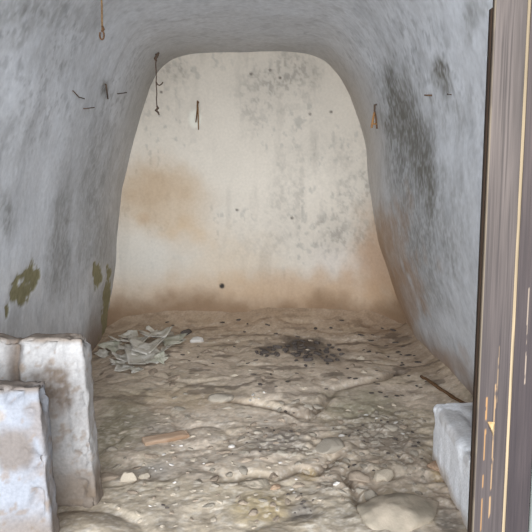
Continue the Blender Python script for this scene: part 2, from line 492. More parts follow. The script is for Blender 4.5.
def floor_h(x, y, fine=True):
    P = np.stack([x, y, np.zeros_like(x)], 1)
    near = 1 - sst(4.2, 4.9, y)
    h = np.zeros_like(x)
    h += 0.22 * np.exp(-np.clip(6.85 - y, 0, 9) / 0.22) * (0.8 + 0.5 * fbm(P, 2.0, 3, 301))
    h += 0.10 * np.exp(-np.clip(1.46 - x, 0, 9) / 0.14) * sst(3.2, 4.2, y)
    h -= 0.08 * np.exp(-np.clip(x + 1.6, 0, 9) / 0.3) * sst(4.5, 5.2, y)
    w = np.stack([fbm(P, 3, 2, 303) - .5, fbm(P, 3, 2, 305) - .5, np.zeros_like(x)], 1) * 0.25
    bil = np.abs(fbm(P + w, 2.6, 2, 307) * 2 - 1)
    bil2 = np.abs(fbm(P + w, 6.5, 2, 309, stretch=(1, 0.8, 1)) * 2 - 1)
    h += near * (0.055 * (np.minimum(bil, 0.35) - .25) + 0.008 * (np.minimum(bil2, .5) - .3))
    far = 1 - near
    h += far * (0.03 * fbm(P + w, 2.2, 2, 311) + 0.042 * (np.minimum(np.abs(fbm(P + w, 4.0, 2, 313, stretch=(0.8, 1, 1)) * 2 - 1), .3) - .15))
    if fine:
        h += 0.008 * (fbm(P, 14, 3, 315) - .5) + 0.004 * (fbm(P, 45, 2, 317) - .5)
    rub = rubble(x, y)
    h += rub * 0.04 * (fbm(P, 16, 3, 319) - .5)
    h += 0.02 * sst(-0.05, 0.05, y - np.interp(x, [c[0] for c in CRACK], [c[1] for c in CRACK])) * sst(-.3, -.1, x) * (1 - sst(.9, 1.1, x))
    for C_, dpt in ((CRACK, .035), (CRACK2, .03), (CRACK3, .03), (CRACK4, .02)):
        h -= dpt * np.exp(-(seg_dist(x + w[:, 0] * .3, y + w[:, 1] * .3, C_) / 0.03) ** 2)
    h += bump_at(x, y, 78, 520, 46, 20, 0.02) + bump_at(x, y, 145, 352, 46, 20, 0.05)
    h -= 0.02 * near
    h[y < 2.3] *= 0.3
    return h

def rubble(x, y):
    m = np.zeros_like(x)
    for px, py, rx, ry in [(385, 445, 60, 34), (350, 470, 30, 30), (285, 440, 50, 14), (300, 408, 26, 9), (300, 500, 26, 16), (430, 480, 20, 30)]:
        m = np.maximum(m, np.sqrt(bump_at(x, y, px, py, rx * 1.3, ry * 1.3, 1.0)))
    return m

fx = np.arange(-1.82, 1.70, 0.0105)
ys = [-1.2]
while ys[-1] < 6.95:
    y = ys[-1]
    ys.append(y + (0.06 if y < 2.3 else 0.0075 + 0.0022 * max(0, y - 2.5)))
fy = np.array(ys)
FX, FY = np.meshgrid(fx, fy, indexing='ij')
FX, FY = FX.ravel(), FY.ravel()
FZ = floor_h(FX, FY)
FV = np.stack([FX, FY, FZ], 1)
fc_faces = grid_faces(len(fx), len(fy))
floor_bvh = bvh_of(FV, fc_faces)

P2 = np.stack([FX, FY, FZ * 2], 1)
c = np.tile(lin(198, 181, 162), (len(FV), 1))
c *= (1 + 0.36 * (fbm(P2, 3.0, 4, 401) - 0.5))[:, None]
c = mix(c, lin(170, 158, 132), 0.40 * sst(0.48, 0.66, fbm(P2, 1.7, 3, 403)) * (1 - sst(4.4, 5.2, FY)))
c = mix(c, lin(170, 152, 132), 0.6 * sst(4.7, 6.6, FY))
c = mix(c, lin(190, 174, 150), 0.40 * sst(0.52, 0.70, fbm(P2, 4.5, 4, 405)))
dk = fbm(P2, 11.0, 4, 407)
c = mix(c, lin(120, 106, 94), 0.32 * sst(0.57, 0.72, dk))  # dark smudges painted as shade of small floor lumps
c = mix(c, lin(122, 110, 98), 0.25 * sst(0.56, 0.68, fbm(P2, 26.0, 3, 409)))
c = mix(c, lin(214, 204, 190), 0.5 * sst(0.64, 0.74, fbm(P2, 30.0, 3, 411)))
# darker tone in the rubble and along the cracks between the lumps
c = mix(c, lin(112, 96, 80), 0.45 * rubble(FX, FY) * sst(.35, .6, fbm(P2, 8, 4, 413)))
for C_ in (CRACK, CRACK2, CRACK3):
    c = mix(c, lin(96, 80, 64), 0.6 * np.exp(-(seg_dist(FX, FY, C_) / 0.03) ** 2))
def fst(px, py, rx, ry, rgb, k, ws=8.0, seed=0):
    global c
    cx, cy = gnd(px, py)
    sx = abs(gnd(px + rx, py)[0] - cx); sy = abs(gnd(px, py - ry)[1] - gnd(px, py + ry)[1]) / 2
    r = np.hypot((FX - cx) / sx, (FY - cy) / sy) + 1.0 * (fbm(P2, ws, 4, 420 + seed) - 0.5)
    c = mix(c, lin(*rgb), k * (1 - sst(0.4, 1.3, r)))
for i, a in enumerate([(118, 425, 34, 34, (142, 136, 112), .6), (365, 405, 40, 14, (142, 136, 112), .6), (262, 505, 30, 16, (170, 146, 92), .5),
                       (308, 470, 10, 8, (178, 150, 96), .5), (440, 472, 12, 8, (166, 138, 84), .55), (305, 350, 26, 10, (70, 62, 56), .8), (270, 352, 14, 5, (84, 74, 66), .6),
                       (325, 362, 30, 6, (92, 80, 70), .5), (250, 325, 150, 8, (120, 98, 74), .6), (395, 340, 30, 20, (122, 102, 84), .5),
                       (425, 370, 24, 14, (132, 112, 92), .5), (155, 465, 20, 10, (178, 172, 164), .5), (300, 505, 18, 12, (116, 110, 106), .7),
                       (180, 400, 60, 10, (172, 148, 120), .4), (255, 480, 60, 26, (184, 168, 142), .35), (70, 515, 40, 14, (128, 112, 94), .5), (378, 432, 44, 22, (112, 102, 94), .5),
                       (280, 440, 32, 12, (114, 106, 100), .65), (450, 520, 14, 14, (96, 92, 88), .6), (350, 512, 30, 16, (132, 126, 116), .4)]):
    fst(*a, seed=i)
far_ = sst(4.0, 4.8, FY)
c = mix(c, lin(92, 80, 70), 0.6 * far_ * sst(.59, .67, fbm(P2, 9.0, 4, 431, stretch=(.6, 1, 1))))  # dashes painted in as shadows of the far lumps
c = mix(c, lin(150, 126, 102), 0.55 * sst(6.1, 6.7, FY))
nr = 1 - far_
fg = fbm(P2, 38.0, 3, 433, gain=.7)
c = mix(c, lin(116, 106, 96), 0.36 * nr * sst(.54, .68, fg) * sst(.40, .58, fbm(P2, 3.2, 3, 435)))
c = mix(c, lin(222, 212, 198), 0.45 * nr * (1 - sst(.32, .44, fg)))
c = mix(c, lin(136, 128, 118), 0.25 * nr * sst(.52, .66, fbm(P2, 7.0, 4, 437)))
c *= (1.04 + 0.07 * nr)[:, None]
c = np.clip(c, 0.01, 0.85)
floor_o = mesh_object('floor', FV, fc_faces, M_FLOOR, col=c)
struct(floor_o)

def on_floor(px, py):
    h = floor_bvh.ray_cast(Vector((0, 0, EYE)), ray(px, py))
    return h[0] if h[0] is not None else Vector((*gnd(px, py), 0))

def floor_z(x, y):
    h = floor_bvh.ray_cast(Vector((x, y, 2.0)), Vector((0, 0, -1)))
    return h[0].z if h[0] is not None else 0.0

# ------------------------------------------------------------------ rough stone slabs and the low trough
def rounded_block(hx, hy, hz, res, r, seed, rough=0.016, chip=0.038, shape=None):
    """box of half-sizes hx, hy, hz standing on z=0 with worn edges, dense enough to show its chips"""
    bm = bmesh.new()
    def face(o, u, v, nu, nv):
        vs = [[bm.verts.new(o + u * (i / nu) + v * (j / nv)) for j in range(nv + 1)] for i in range(nu + 1)]
        for i in range(nu):
            for j in range(nv):
                bm.faces.new((vs[i][j], vs[i + 1][j], vs[i + 1][j + 1], vs[i][j + 1]))
    nx, ny, nz = [max(2, int(2 * h / res)) for h in (hx, hy, hz)]
    X, Y, Z = Vector((2 * hx, 0, 0)), Vector((0, 2 * hy, 0)), Vector((0, 0, 2 * hz))
    o = Vector((-hx, -hy, -hz))
    face(o, X, Z, nx, nz); face(o + Y, Z, X, nz, nx)
    face(o, Z, Y, nz, ny); face(o + X, Y, Z, ny, nz)
    face(o, Y, X, ny, nx); face(o + Z, X, Y, nx, ny)
    bmesh.ops.remove_doubles(bm, verts=bm.verts, dist=res * 0.05)
    bm.verts.index_update()
    V = np.array([v.co[:] for v in bm.verts])
    F_ = np.array([[v.index for v in f.verts] for f in bm.faces])
    bm.free()
    H = np.array([hx, hy, hz])
    rad = r * (0.6 + 1.6 * fbm(V, 9, 3, seed) ** 1.5)
    inner = np.clip(V, -(H - rad[:, None]), H - rad[:, None])
    d = V - inner
    n = np.linalg.norm(d, axis=1)
    dn = d / np.maximum(n, 1e-9)[:, None]
    Vr = np.where((n > 1e-6)[:, None], inner + dn * np.minimum(n, rad)[:, None], V)
    edge = sst(0.6, 0.95, np.sort(np.abs(V) / H, axis=1)[:, 1])
    nz_ = fbm(V, 7, 4, seed + 3) - 0.5
    Vr = Vr + dn * (rough * 2 * nz_)[:, None] - dn * (chip * edge * sst(0.5, 0.75, fbm(V, 14, 3, seed + 5)))[:, None]
    Vr[:, 2] += hz
    if shape is not None:
        Vr = shape(Vr)
    return Vr, F_

def slab_tone(V, seed, base=(158, 154, 151), dirt=(122, 106, 92), top=None):
    c = np.tile(lin(*base), (len(V), 1))
    c *= (1 + 0.40 * (fbm(V, 5, 4, seed) - .5))[:, None] * (1 + 0.3 * (fbm(V, 18, 4, seed + 2, stretch=(1, 1, .4)) - .5))[:, None]
    c = mix(c, lin(*dirt), 0.5 * sst(0.55, 0.72, fbm(V, 6, 5, seed + 4)))
    c = mix(c, lin(124, 104, 84), 0.5 * sst(0.62, 0.72, fbm(V, 28, 3, seed + 6)))
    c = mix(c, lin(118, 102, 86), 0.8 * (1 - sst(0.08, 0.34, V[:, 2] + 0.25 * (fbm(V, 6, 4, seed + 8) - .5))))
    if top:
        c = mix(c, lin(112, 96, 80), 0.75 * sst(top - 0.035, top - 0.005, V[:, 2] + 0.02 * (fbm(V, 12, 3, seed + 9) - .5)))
    return c

# rear slab: right edge near x=-0.80, stands across from the left wall
def groove(V):
    V = V.copy()
    x = V[:, 0]
    front = V[:, 1] < 0
    V[:, 1] += np.where(front, 0.045 * np.exp(-((x - 0.02) / 0.022) ** 2), 0)
    V[:, 1] += np.where(front & (V[:, 2] > 0.30), 0.016 * np.exp(-((x - 0.262) / 0.006) ** 2), 0)
    V[:, 1] += np.where(front & (V[:, 2] > 0.62), 0.006 * np.exp(-((x - 0.19) / 0.01) ** 2), 0)
    V[:, 2] += np.where(V[:, 2] > 0.6, -0.02 * np.exp(-((x - 0.02) / 0.05) ** 2), 0)
    V[:, 0] += np.where(x > 0.2, (0.9 - V[:, 2]) * 0.055 - 0.01, 0)
    return V
Vs, Fs = rounded_block(0.365, 0.065, 0.44, 0.011, 0.009, 501, shape=groove)
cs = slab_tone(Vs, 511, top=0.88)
cs = mix(cs, lin(100, 84, 70), 0.85 * np.exp(-((Vs[:, 0] - 0.02) / 0.03) ** 2) * (Vs[:, 2] > 0.45))
r_ = np.hypot((Vs[:, 0] - 0.195) / 0.11, (Vs[:, 2] - 0.63) / 0.13) + 0.9 * (fbm(Vs, 14, 4, 520) - .5)
cs = mix(cs, lin(104, 90, 78), 0.9 * (1 - sst(0.6, 1.15, r_)) * (0.5 + 0.5 * sst(.35, .6, fbm(Vs, 40, 3, 521))))
r_ = np.hypot((Vs[:, 0] - 0.06) / 0.022, (Vs[:, 2] - 0.735) / 0.025)
cs = mix(cs, lin(140, 122, 104), 0.7 * (1 - sst(0.6, 1.2, r_)))
rear = mesh_object('stone_slab', Vs, Fs, M_SLAB, col=cs)
rear.location = (-1.228, 3.07, -0.065)
rear.rotation_euler = (math.radians(-1.0), 0, math.radians(-2))
tag(rear, 'taller whitewashed stone slab with brown dirt patch, behind the shorter slab', 'slab')

def taper(V):
    V = V.copy()
    V[:, 0] += np.where(V[:, 0] > 0.1, (0.8 - V[:, 2]) * 0.05 - 0.01, 0)
    V[:, 2] += np.where(V[:, 2] > 0.5, -0.02 * (V[:, 0] < -0.05), 0)
    return V
Vs, Fs = rounded_block(0.335, 0.06, 0.39, 0.011, 0.010, 541, shape=taper)
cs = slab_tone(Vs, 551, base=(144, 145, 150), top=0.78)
r_ = np.hypot((Vs[:, 0] - 0.22) / 0.10, (Vs[:, 2] - 0.52) / 0.11) + 0.9 * (fbm(Vs, 9, 4, 560) - .5)
cs = mix(cs, lin(112, 100, 90), 0.8 * (1 - sst(0.6, 1.15, r_)))
r_ = np.hypot((Vs[:, 0] - 0.155) / 0.03, (Vs[:, 2] - 0.665) / 0.03) + 0.9 * (fbm(Vs, 20, 3, 561) - .5)
cs = mix(cs, lin(150, 134, 118), 0.6 * (1 - sst(0.6, 1.15, r_)))
front = mesh_object('stone_slab', Vs, Fs, M_SLAB, col=cs)
front.location = (-1.255, 2.60, -0.06)
front.rotation_euler = (math.radians(-1.5), 0, math.radians(1))
tag(front, 'shorter bluish-white stone slab at the lower left, nearest the doorway', 'slab')

# low trough against the right wall beside the door leaf
def dish(V):
    V = V.copy()
    top = V[:, 2] > 0.2
    r = np.maximum(np.abs(V[:, 0] - 0.02) / 0.17, np.abs(V[:, 1]) / 0.50)
    V[:, 2] -= np.where(top, 0.045 * (1 - sst(0.55, 1.0, r)), 0)
    return V
Vs, Fs = rounded_block(0.25, 0.60, 0.19, 0.014, 0.03, 571, rough=0.008, chip=0.012, shape=dish)
cs = np.tile(lin(236, 236, 238), (len(Vs), 1))
cs *= (1 + 0.16 * (fbm(Vs, 5, 4, 575) - .5))[:, None]
cs = mix(cs, lin(166, 158, 150), 0.5 * sst(0.32, 0.34, Vs[:, 2]) * sst(.35, .65, fbm(Vs, 6, 4, 577)))
r_ = np.hypot((Vs[:, 0] + 0.02) / 0.09, (Vs[:, 1] - 0.42) / 0.12) + 0.8 * (fbm(Vs, 14, 4, 579) - .5)
cs = mix(cs, lin(126, 118, 110), 0.7 * (1 - sst(0.5, 1.1, r_)) * (Vs[:, 2] > 0.2))
cs = mix(cs, lin(164, 140, 108), 0.6 * (1 - sst(0.06, 0.14, Vs[:, 2] + 0.1 * (fbm(Vs, 9, 3, 581) - .5))))
tr = mesh_object('stone_trough', Vs, Fs, M_SLAB, col=cs)
tr.location = (1.178, 3.0, -0.075)
tr.rotation_euler = (0, 0, math.radians(-3))
tag(tr, 'low white stone trough on the dirt floor against the right wall', 'trough')

# ------------------------------------------------------------------ door leaf at the right
door = bpy.data.objects.new('door_1', None)
door.location = (0, 1.95, 0.03)
COL.objects.link(door)
door['kind'] = 'structure'
DTOP = 2.056
def plank(name, x0, x1, y0, y1, z0, z1, seed, base, lines=(), edge_l=None, edge_r=None, dark=0.0):
    nx = max(3, int((x1 - x0) / 0.0018)); nz = int((z1 - z0) / 0.006)
    xs = np.linspace(x0, x1, nx); zs = np.linspace(z0, z1, nz)
    X, Z = np.meshgrid(xs, zs, indexing='ij')
    def skin(y, flip):
        return np.stack([X.ravel(), np.full(X.size, y), Z.ravel()], 1), grid_faces(nx, nz, flip)
    Va, Fa = skin(y0, False)
    Vb, Fb = skin(y1, True)
    a = np.arange(nx * nz).reshape(nx, nz)
    off = nx * nz
    loop = np.concatenate([a[:, 0], a[-1, 1:], a[-2::-1, -1], a[0, -2:0:-1]])
    nxt = np.roll(loop, -1)
    Fside = np.stack([loop, loop + off, nxt + off, nxt], 1)
    Vp = np.concatenate([Va, Vb]); Fp = np.concatenate([Fa, Fb + off, Fside])
    u = Vp[:, 0]; z = Vp[:, 2]
    warp_ = 0.004 * (fbm(np.stack([z * 0 + seed, z * 0, z], 1), 3, 3, seed) - .5)
    g = fbm(np.stack([u * 160, z * 2.2, z * 0], 1), 1.0, 4, seed + 1)
    g2 = fbm(np.stack([u * 30, z * 1.0, z * 0], 1), 1.0, 3, seed + 2)
    fr = Vp[:, 1] < (y0 + y1) / 2
    Vp[:, 1] += np.where(fr, 0.0005 * (g - .5), 0)
    c = np.tile(lin(*base), (len(Vp), 1))
    c *= (0.45 + 1.1 * g2)[:, None] * (0.55 + 0.9 * g)[:, None]
    c = mix(c, lin(34, 29, 28), 0.6 * sst(0.55, 0.75, g))
    if dark:
        c = mix(c, lin(52, 44, 46), dark * (1 - sst(0.7, 1.7, z)))
    for (lx, lz0, lz1, w, rgb, k) in lines:
        lw = w * (0.55 + 0.9 * fbm(np.stack([z * 14, z * 0 + lx * 99, z * 0], 1), 1.0, 3, seed + 5))
        xx = lx + 0.010 * (fbm(np.stack([z * 2.5, z * 0, z * 0 + lx * 50], 1), 1, 2, seed + 6) - .5)
        m = (np.abs(u - xx) < lw) & (z > lz0) & (z < lz1)
        brk = sst(.30, .42, fbm(np.stack([z * 22, u * 60, z * 0], 1), 1, 3, seed + 7))
        c = mix(c, lin(*rgb), k * m * brk * fr)
    if edge_l:
        m = (u < x0 + edge_l[0]) & fr
        c = mix(c, lin(*edge_l[1]), edge_l[2] * m * (0.5 + 0.5 * sst(.3, .5, fbm(np.stack([z * 9, z * 0, z * 0], 1), 1, 3, seed + 8))))
        c = np.where((~fr & (u < x0 + 1e-4))[:, None], lin(62, 47, 36)[None, :], c)  # leaf edge coloured darker, as shade at a grazing angle
    return mesh_object(name, Vp, Fp, M_WOOD, parent=door, col=np.clip(c, .005, .9))
PALE = (236, 214, 176)
p1 = plank('plank', 0.660, 0.753, 0.0, 0.024, 0.0, DTOP, 601, (82, 73, 68), edge_l=(0.0022, (112, 100, 84), .8), dark=0.5,
           lines=[(0.684, 0.40, 0.86, 0.0020, (150, 112, 70), .8), (0.711, 0.46, 0.90, 0.0022, (152, 122, 88), .8), (0.716, 0.84, 1.02, 0.0014, (130, 108, 82), .6)])
p2 = plank('plank', 0.753, 0.764, 0.004, 0.024, 0.0, DTOP, 611, (142, 124, 98), dark=0.0)
p2.name = 'bare_wood_strip'; p2['label'] = 'narrow strip of pale bare wood between the grey planks'
p3 = plank('plank', 0.764, 0.836, 0.0, 0.024, 0.0, DTOP, 621, (64, 55, 52), dark=0.55, lines=[(0.80, 0.9, 1.2, 0.0015, (170, 150, 130), .5)])
p4 = plank('plank', 0.842, 1.36, 0.0, 0.024, 0.0, DTOP, 631, (112, 114, 108))
ledge = plank('backing_board', 0.664, 1.36, 0.026, 0.066, 0.0, DTOP - 0.026, 641, (66, 50, 38))  # shade on the leaf's edge is included in this dark brown
ledge['label'] = 'backing board, edge shade in its dark brown'
# lifted splinter on the first plank
SZ = -0.325
sv = [(x, y, z + SZ) for x, y, z in [(0.6905, -0.004, 1.107), (0.7135, -0.001, 1.104), (0.7125, -0.001, 1.058), (0.700, -0.018, 1.084),
                                     (0.7135, 0.004, 1.104), (0.7125, 0.004, 1.058), (0.6905, 0.003, 1.105)]]
sf = [(0, 3, 1), (1, 3, 2), (0, 6, 5, 2, 3), (0, 1, 4, 6), (1, 2, 5, 4), (4, 5, 6)]
sp = mesh_object('splinter', sv, sf, M_SPLINTER, parent=p1, smooth=False)
sp['label'] = 'pale fresh splinter lifting from the plank'

# ------------------------------------------------------------------ iron hooks, nails and wires on the vault
def hook_rod():
    h = on_shell(101, -12, 'vault')
    sc = (h.y * cp_ + EYE * sp_) / FPX
    t = empty('hanging_hook', h, 'rusty rod with looped end hanging from the ceiling at upper left', 'hook')
    top = Vector((0, 0, 0.03)); L = 38 * sc * 1.0
    pts = [top, Vector((0.002, 0, -L * .4)), Vector((-0.001, 0, -L))]
    v, f = tube(pts, 0.0055, 8); mesh_object('rod', v, f, M_TANROD, t)
    lp = []
    R_ = 0.017
    for k in range(15):
        a = math.radians(100 - k * 23)
        lp.append(Vector((-0.004 + R_ * .8 * math.cos(a), 0.004 * k / 14, -L - R_ * 1.5 + R_ * 1.5 * math.sin(a))))
    v, f = tube(lp, 0.0055, 8); mesh_object('loop', v, f, M_RUST, t)
    v, f = tube([Vector((0.0, 0, -L + .03)), Vector((0.006, .002, -L + .01)), Vector((-0.004, .003, -L - .002))], [.007, .010, .008], 8)
    mesh_object('twist', v, f, M_RUST, t)
hook_rod()

def wire_hang():
    h = on_shell(156, 56, 'vault')
    s = (h.y * cp_) / FPX
    t = empty('hanging_wire', h, 'dark wire with a side hook hanging in front of the back wall', 'wire')
    L = 52 * s
    pts = [Vector((0.003 * math.sin(k * 2.1), -0.01, 0.02 - k * (L + .02) / 10)) for k in range(11)]
    v, f = tube(pts, 0.0055, 7); mesh_object('strand', v, f, M_DARKIRON, t)
    v, f = tube([Vector((0.03, -.01, .03)), Vector((0.012, -.012, .0)), Vector((-0.005, -.02, -.03)), Vector((0.006, -.01, -.05))], [.008, .016, .015, .008], 8)
    mesh_object('top_knot', v, f, M_DARKIRON, t)
    hz = -L * .5
    v, f = tube([Vector((0.0, -.01, hz + .01)), Vector((0.01, -.012, hz - .012)), Vector((0.03, -.015, hz - .02)), Vector((0.052, -.02, hz - .008)), Vector((0.062, -.02, hz + .008))], .006, 7)
    mesh_object('side_hook', v, f, M_DARKIRON, t)
    v, f = tube([Vector((0.0, -.01, -L + .04)), Vector((0.012, -.018, -L + .02)), Vector((-0.01, -.012, -L)), Vector((0.012, -.01, -L - .02)), Vector((0.02, -.01, -L - .045))], [.009, .013, .014, .010, .005], 8)
    mesh_object('bottom_knot', v, f, M_DARKIRON, t)
wire_hang()

def wall_hook():
    h = on_shell(198, 102, 'back')
    s = (h.y * cp_) / FPX
    t = empty('wall_hook', h, 'bent iron hook driven into the back wall left of centre', 'hook')
    v, f = tube([Vector((0, .05, 0)), Vector((0, -.03, 0)), Vector((.008, -.045, -.012))], [.008, .010, .007], 8); mesh_object('nail', v, f, M_RUST, t)
    v, f = tube([Vector((0, -.036, 0.01)), Vector((-.004, -.034, -8 * s)), Vector((-.022, -.03, -20 * s))], [.008, .008, .005], 7); mesh_object('wire', v, f, M_RUST, t)
    v, f = tube([Vector((0, -.036, 0)), Vector((.004, -.034, -12 * s)), Vector((0.004, -.03, -27 * s))], [.007, .007, .005], 7); mesh_object('wire', v, f, M_TANROD, t)
wall_hook()

def bracket():
    h = on_shell(378, 104, 'vault')
    n = Vector((-0.9, 0, -.3)).normalized()
    s = (h.y * cp_) / FPX
    t = empty('rusty_bracket', h, 'orange rusty iron bracket hanging on the right side of the vault', 'bracket')
    a = n * .03
    v, f = tube([-a, a, a + Vector((0, 0, -9 * s))], .009, 7); mesh_object('nail', v, f, M_DARKIRON, t)
    w = Vector((0.0, -1, 0)) * 1.0
    pts = [a + Vector((0, 0, -6 * s)), a + Vector((-.012, -.01, -13 * s)), a + Vector((-.024, -.01, -22 * s))]
    v, f = tube(pts, [.007, .010, .010], 8); mesh_object('strap', v, f, M_ORANGE, t)
    pts = [a + Vector((0.004, 0, -6 * s)), a + Vector((.014, -.01, -14 * s)), a + Vector((.022, -.01, -23 * s))]
    v, f = tube(pts, [.006, .008, .008], 8); mesh_object('strap', v, f, M_RUST, t)
    v, f = tube([a + Vector((-.026, -.01, -18 * s)), a + Vector((.022, -.012, -18.5 * s))], .007, 8); mesh_object('cross_piece', v, f, M_ORANGE, t)
bracket()

def wall_peg(a, b, label, mat, r=0.006, mid=None, out=0.02):
    """a nail or bit of wire sticking out of the vault, running from a to b along the plaster"""
    A = on_shell(*a, 'vault'); B = on_shell(*b, 'vault')
    inw = Vector((0.0 - A.x, 0, 1.2 - A.z)).normalized()
    pts = [A - inw * .03, A + inw * out * .5]
    if mid:
        pts.append(on_shell(*mid, 'vault') + inw * out * 1.2)
    pts.append(B + inw * out)
    o = mesh_object('nail', *tube([p - A for p in pts], r * .75, 7), mat)
    o.location = A
    return tag(o, label, 'nail')
wall_peg((73, 91), (82, 97), 'bent nail in the left wall, leftmost of the four near the ceiling', M_DARKIRON, .0055, mid=(76, 95))
wall_peg((83, 108), (92, 106), 'small nail low below the others on the left wall', M_RUST, .0045)
wall_peg((105, 84), (106, 97), 'thick upright dark nail in a grey smudge on the left wall', M_DARKIRON, .008)
wall_peg((117, 93), (125, 91), 'short nail on the left wall, nearest the back wall', M_DARKIRON, .0055)
wall_peg((426, 94), (434, 93), 'rusty nail on the right wall below the dark hole', M_RUST, .0055)
wall_peg((449, 93), (454, 92), 'small nail on the right wall nearest the door', M_DARKIRON, .0045)

# ------------------------------------------------------------------ stones
def stone_mesh(name, seed, mat, squash=(1, 1, 1), sub=3, amp=0.35, angular=0.0):
    bm = bmesh.new()
    bmesh.ops.create_icosphere(bm, subdivisions=sub, radius=1.0)
    V = np.array([v.co[:] for v in bm.verts])
    n = fbm(V, 1.1, 3, seed) - .5
    n2 = fbm(V, 3.0, 2, seed + 4) - .5
    r = 1 + amp * 2 * n + 0.18 * n2
    W = V * r[:, None]
    if angular:
        rg = np.random.default_rng(seed)
        for k in range(7):
            d = rg.normal(size=3); d /= np.linalg.norm(d)
            t = W @ d
            lim = 0.62 + 0.2 * rg.random()
            W = W - d[None, :] * np.clip(t - lim, 0, None)[:, None] * angular
    W = W * np.array(squash)
    for v, w in zip(bm.verts, W):
        v.co = w
    for f in bm.faces:
        f.smooth = True
    me = bpy.data.meshes.new(name)
    bm.to_mesh(me); bm.free()
    me.materials.append(mat)
    return me

PLACED = []
def stone(px, py, wpx, hx, hy, hz, mat, label, seed, rot=0.0, name='stone', ang=0.8, sink=0.35):
    p = on_floor(px, py)
    s = wpx * ((p.y * cp_ + (EYE - p.z) * sp_) / FPX) * 0.5
    me = stone_mesh(name, seed, mat, (1, hy, hz), sub=4, angular=ang)
    o = bpy.data.objects.new(name, me)
    o.scale = (s, s, s)
    o.rotation_euler = (0, 0, rot)
    o.location = (p.x, p.y, p.z + s * hz * (1 - 2 * sink) * .5)
    COL.objects.link(o)
    PLACED.append((p.x, p.y, s * 1.0))
    return tag(o, label, 'stone')

stone(256, 485, 34, 1, .8, .30, M_BOULDER, 'pale flat stone in the foreground centre beside a yellowish patch', 701, .5)
stone(275, 488, 12, 1, .7, .5, M_SCRAP, 'small tawny stone touching the pale flat foreground stone', 702, .9)
stone(384, 477, 26, 1, .7, .5, M_STONE, 'pale angular stone among rubble, left of the trough', 703, .7)
stone(359, 478, 26, 1, .8, .4, M_BROWNSTONE, 'pinkish brown stone left of the pale angular stone in the rubble', 704, 2.2)
stone(440, 470, 28, 1, .8, .55, M_SCRAP, 'yellowish brown stone at the foot of the white trough', 705, .3)
stone(402, 516, 96, 1, .75, .26, M_BOULDER, 'large flat greenish grey boulder at the lower right', 706, .25, ang=.9, sink=.3)
stone(128, 479, 20, 1, .7, .6, M_STONE, 'pale stone right of the slabs, left one of a touching pair', 707, .2)
stone(145, 478, 16, 1, .7, .6, M_STONE, 'pale stone right of the slabs, right one of a touching pair', 708, 1.1)
stone(197, 341, 15, 1, .7, .5, M_CHIP, 'flat pale stone just right of the plaster flakes', 709, .4)
stone(330, 448, 34, 1, .8, .4, M_GREYSTONE, 'rounded grey stone in the middle of the rubble', 710, .8)
stone(372, 498, 22, 1, .7, .6, M_GREYSTONE, 'grey stone wedged against the large boulder', 711, 1.8)
stone(168, 336, 17, 1, .7, .6, M_GREYSTONE, 'greenish grey lump on top of the plaster flakes', 712, 1.0)
stone(186, 334, 14, 1, .6, .6, M_CHAR, 'black lump at the right end of the plaster flakes', 713, 1.0)
stone(222, 399, 24, 1, .7, .4, M_GREYSTONE, 'dusty grey stone beside the dark crack in the middle floor', 714, .1)
stone(112, 450, 10, 1, .8, .7, M_GREYSTONE, 'small grey stone right of the taller slab', 716, .1)
stone(108, 478, 20, 1, .6, .5, M_BROWNSTONE, 'brown stone at the right foot of the taller slab', 717, .4)

# a scrap lying on the floor, seen end to end at left
def scrap():
    a, b = on_floor(143, 444), on_floor(188, 436)
    d = b - a
    L = d.length
    V, F_ = rounded_block(L / 2, 0.035, 0.016, 0.008, 0.006, 731, rough=0.004, chip=0.008)
    o = mesh_object('wood_scrap', V, F_, M_SCRAP)
    m = (a + b) / 2
    o.location = (m.x, m.y, min(a.z, b.z, m.z) + 0.004)
    o.rotation_euler = (math.radians(12), -math.atan2(d.z, math.hypot(d.x, d.y)), math.atan2(d.y, d.x))
    tag(o, 'pinkish brown broken scrap lying on the dirt right of the slabs', 'scrap')
scrap()

def stick(pix, r, label, mat, name='stick', lift=.006):
    pts = []
    for p in pix:
        q = on_floor(*p)
        pts.append(Vector((q.x, q.y, q.z + lift)))
    dense = []
    for i in range(len(pts) - 1):
        for k in range(5):
            q = pts[i].lerp(pts[i + 1], k / 5)
            dense.append(Vector((q.x, q.y, floor_z(q.x, q.y) + lift)))
    dense.append(pts[-1])
    sm = [dense[0]] + [(dense[i - 1] + dense[i] * 2 + dense[i + 1]) / 4 for i in range(1, len(dense) - 1)] + [dense[-1]]
    o = mesh_object(name, *tube([q - pts[0] for q in sm], r, 7, .15), mat)
    o.location = pts[0]
    return tag(o, label, 'stick')
stick([(421, 377), (432, 384), (446, 393), (458, 401), (468, 405)], .012, 'long dark stick lying along the foot of the right wall', M_STICK)
stick([(368, 512), (374, 517), (381, 521)], .005, 'short black twig on the large boulder at lower right', M_GREYWIRE, lift=.02)

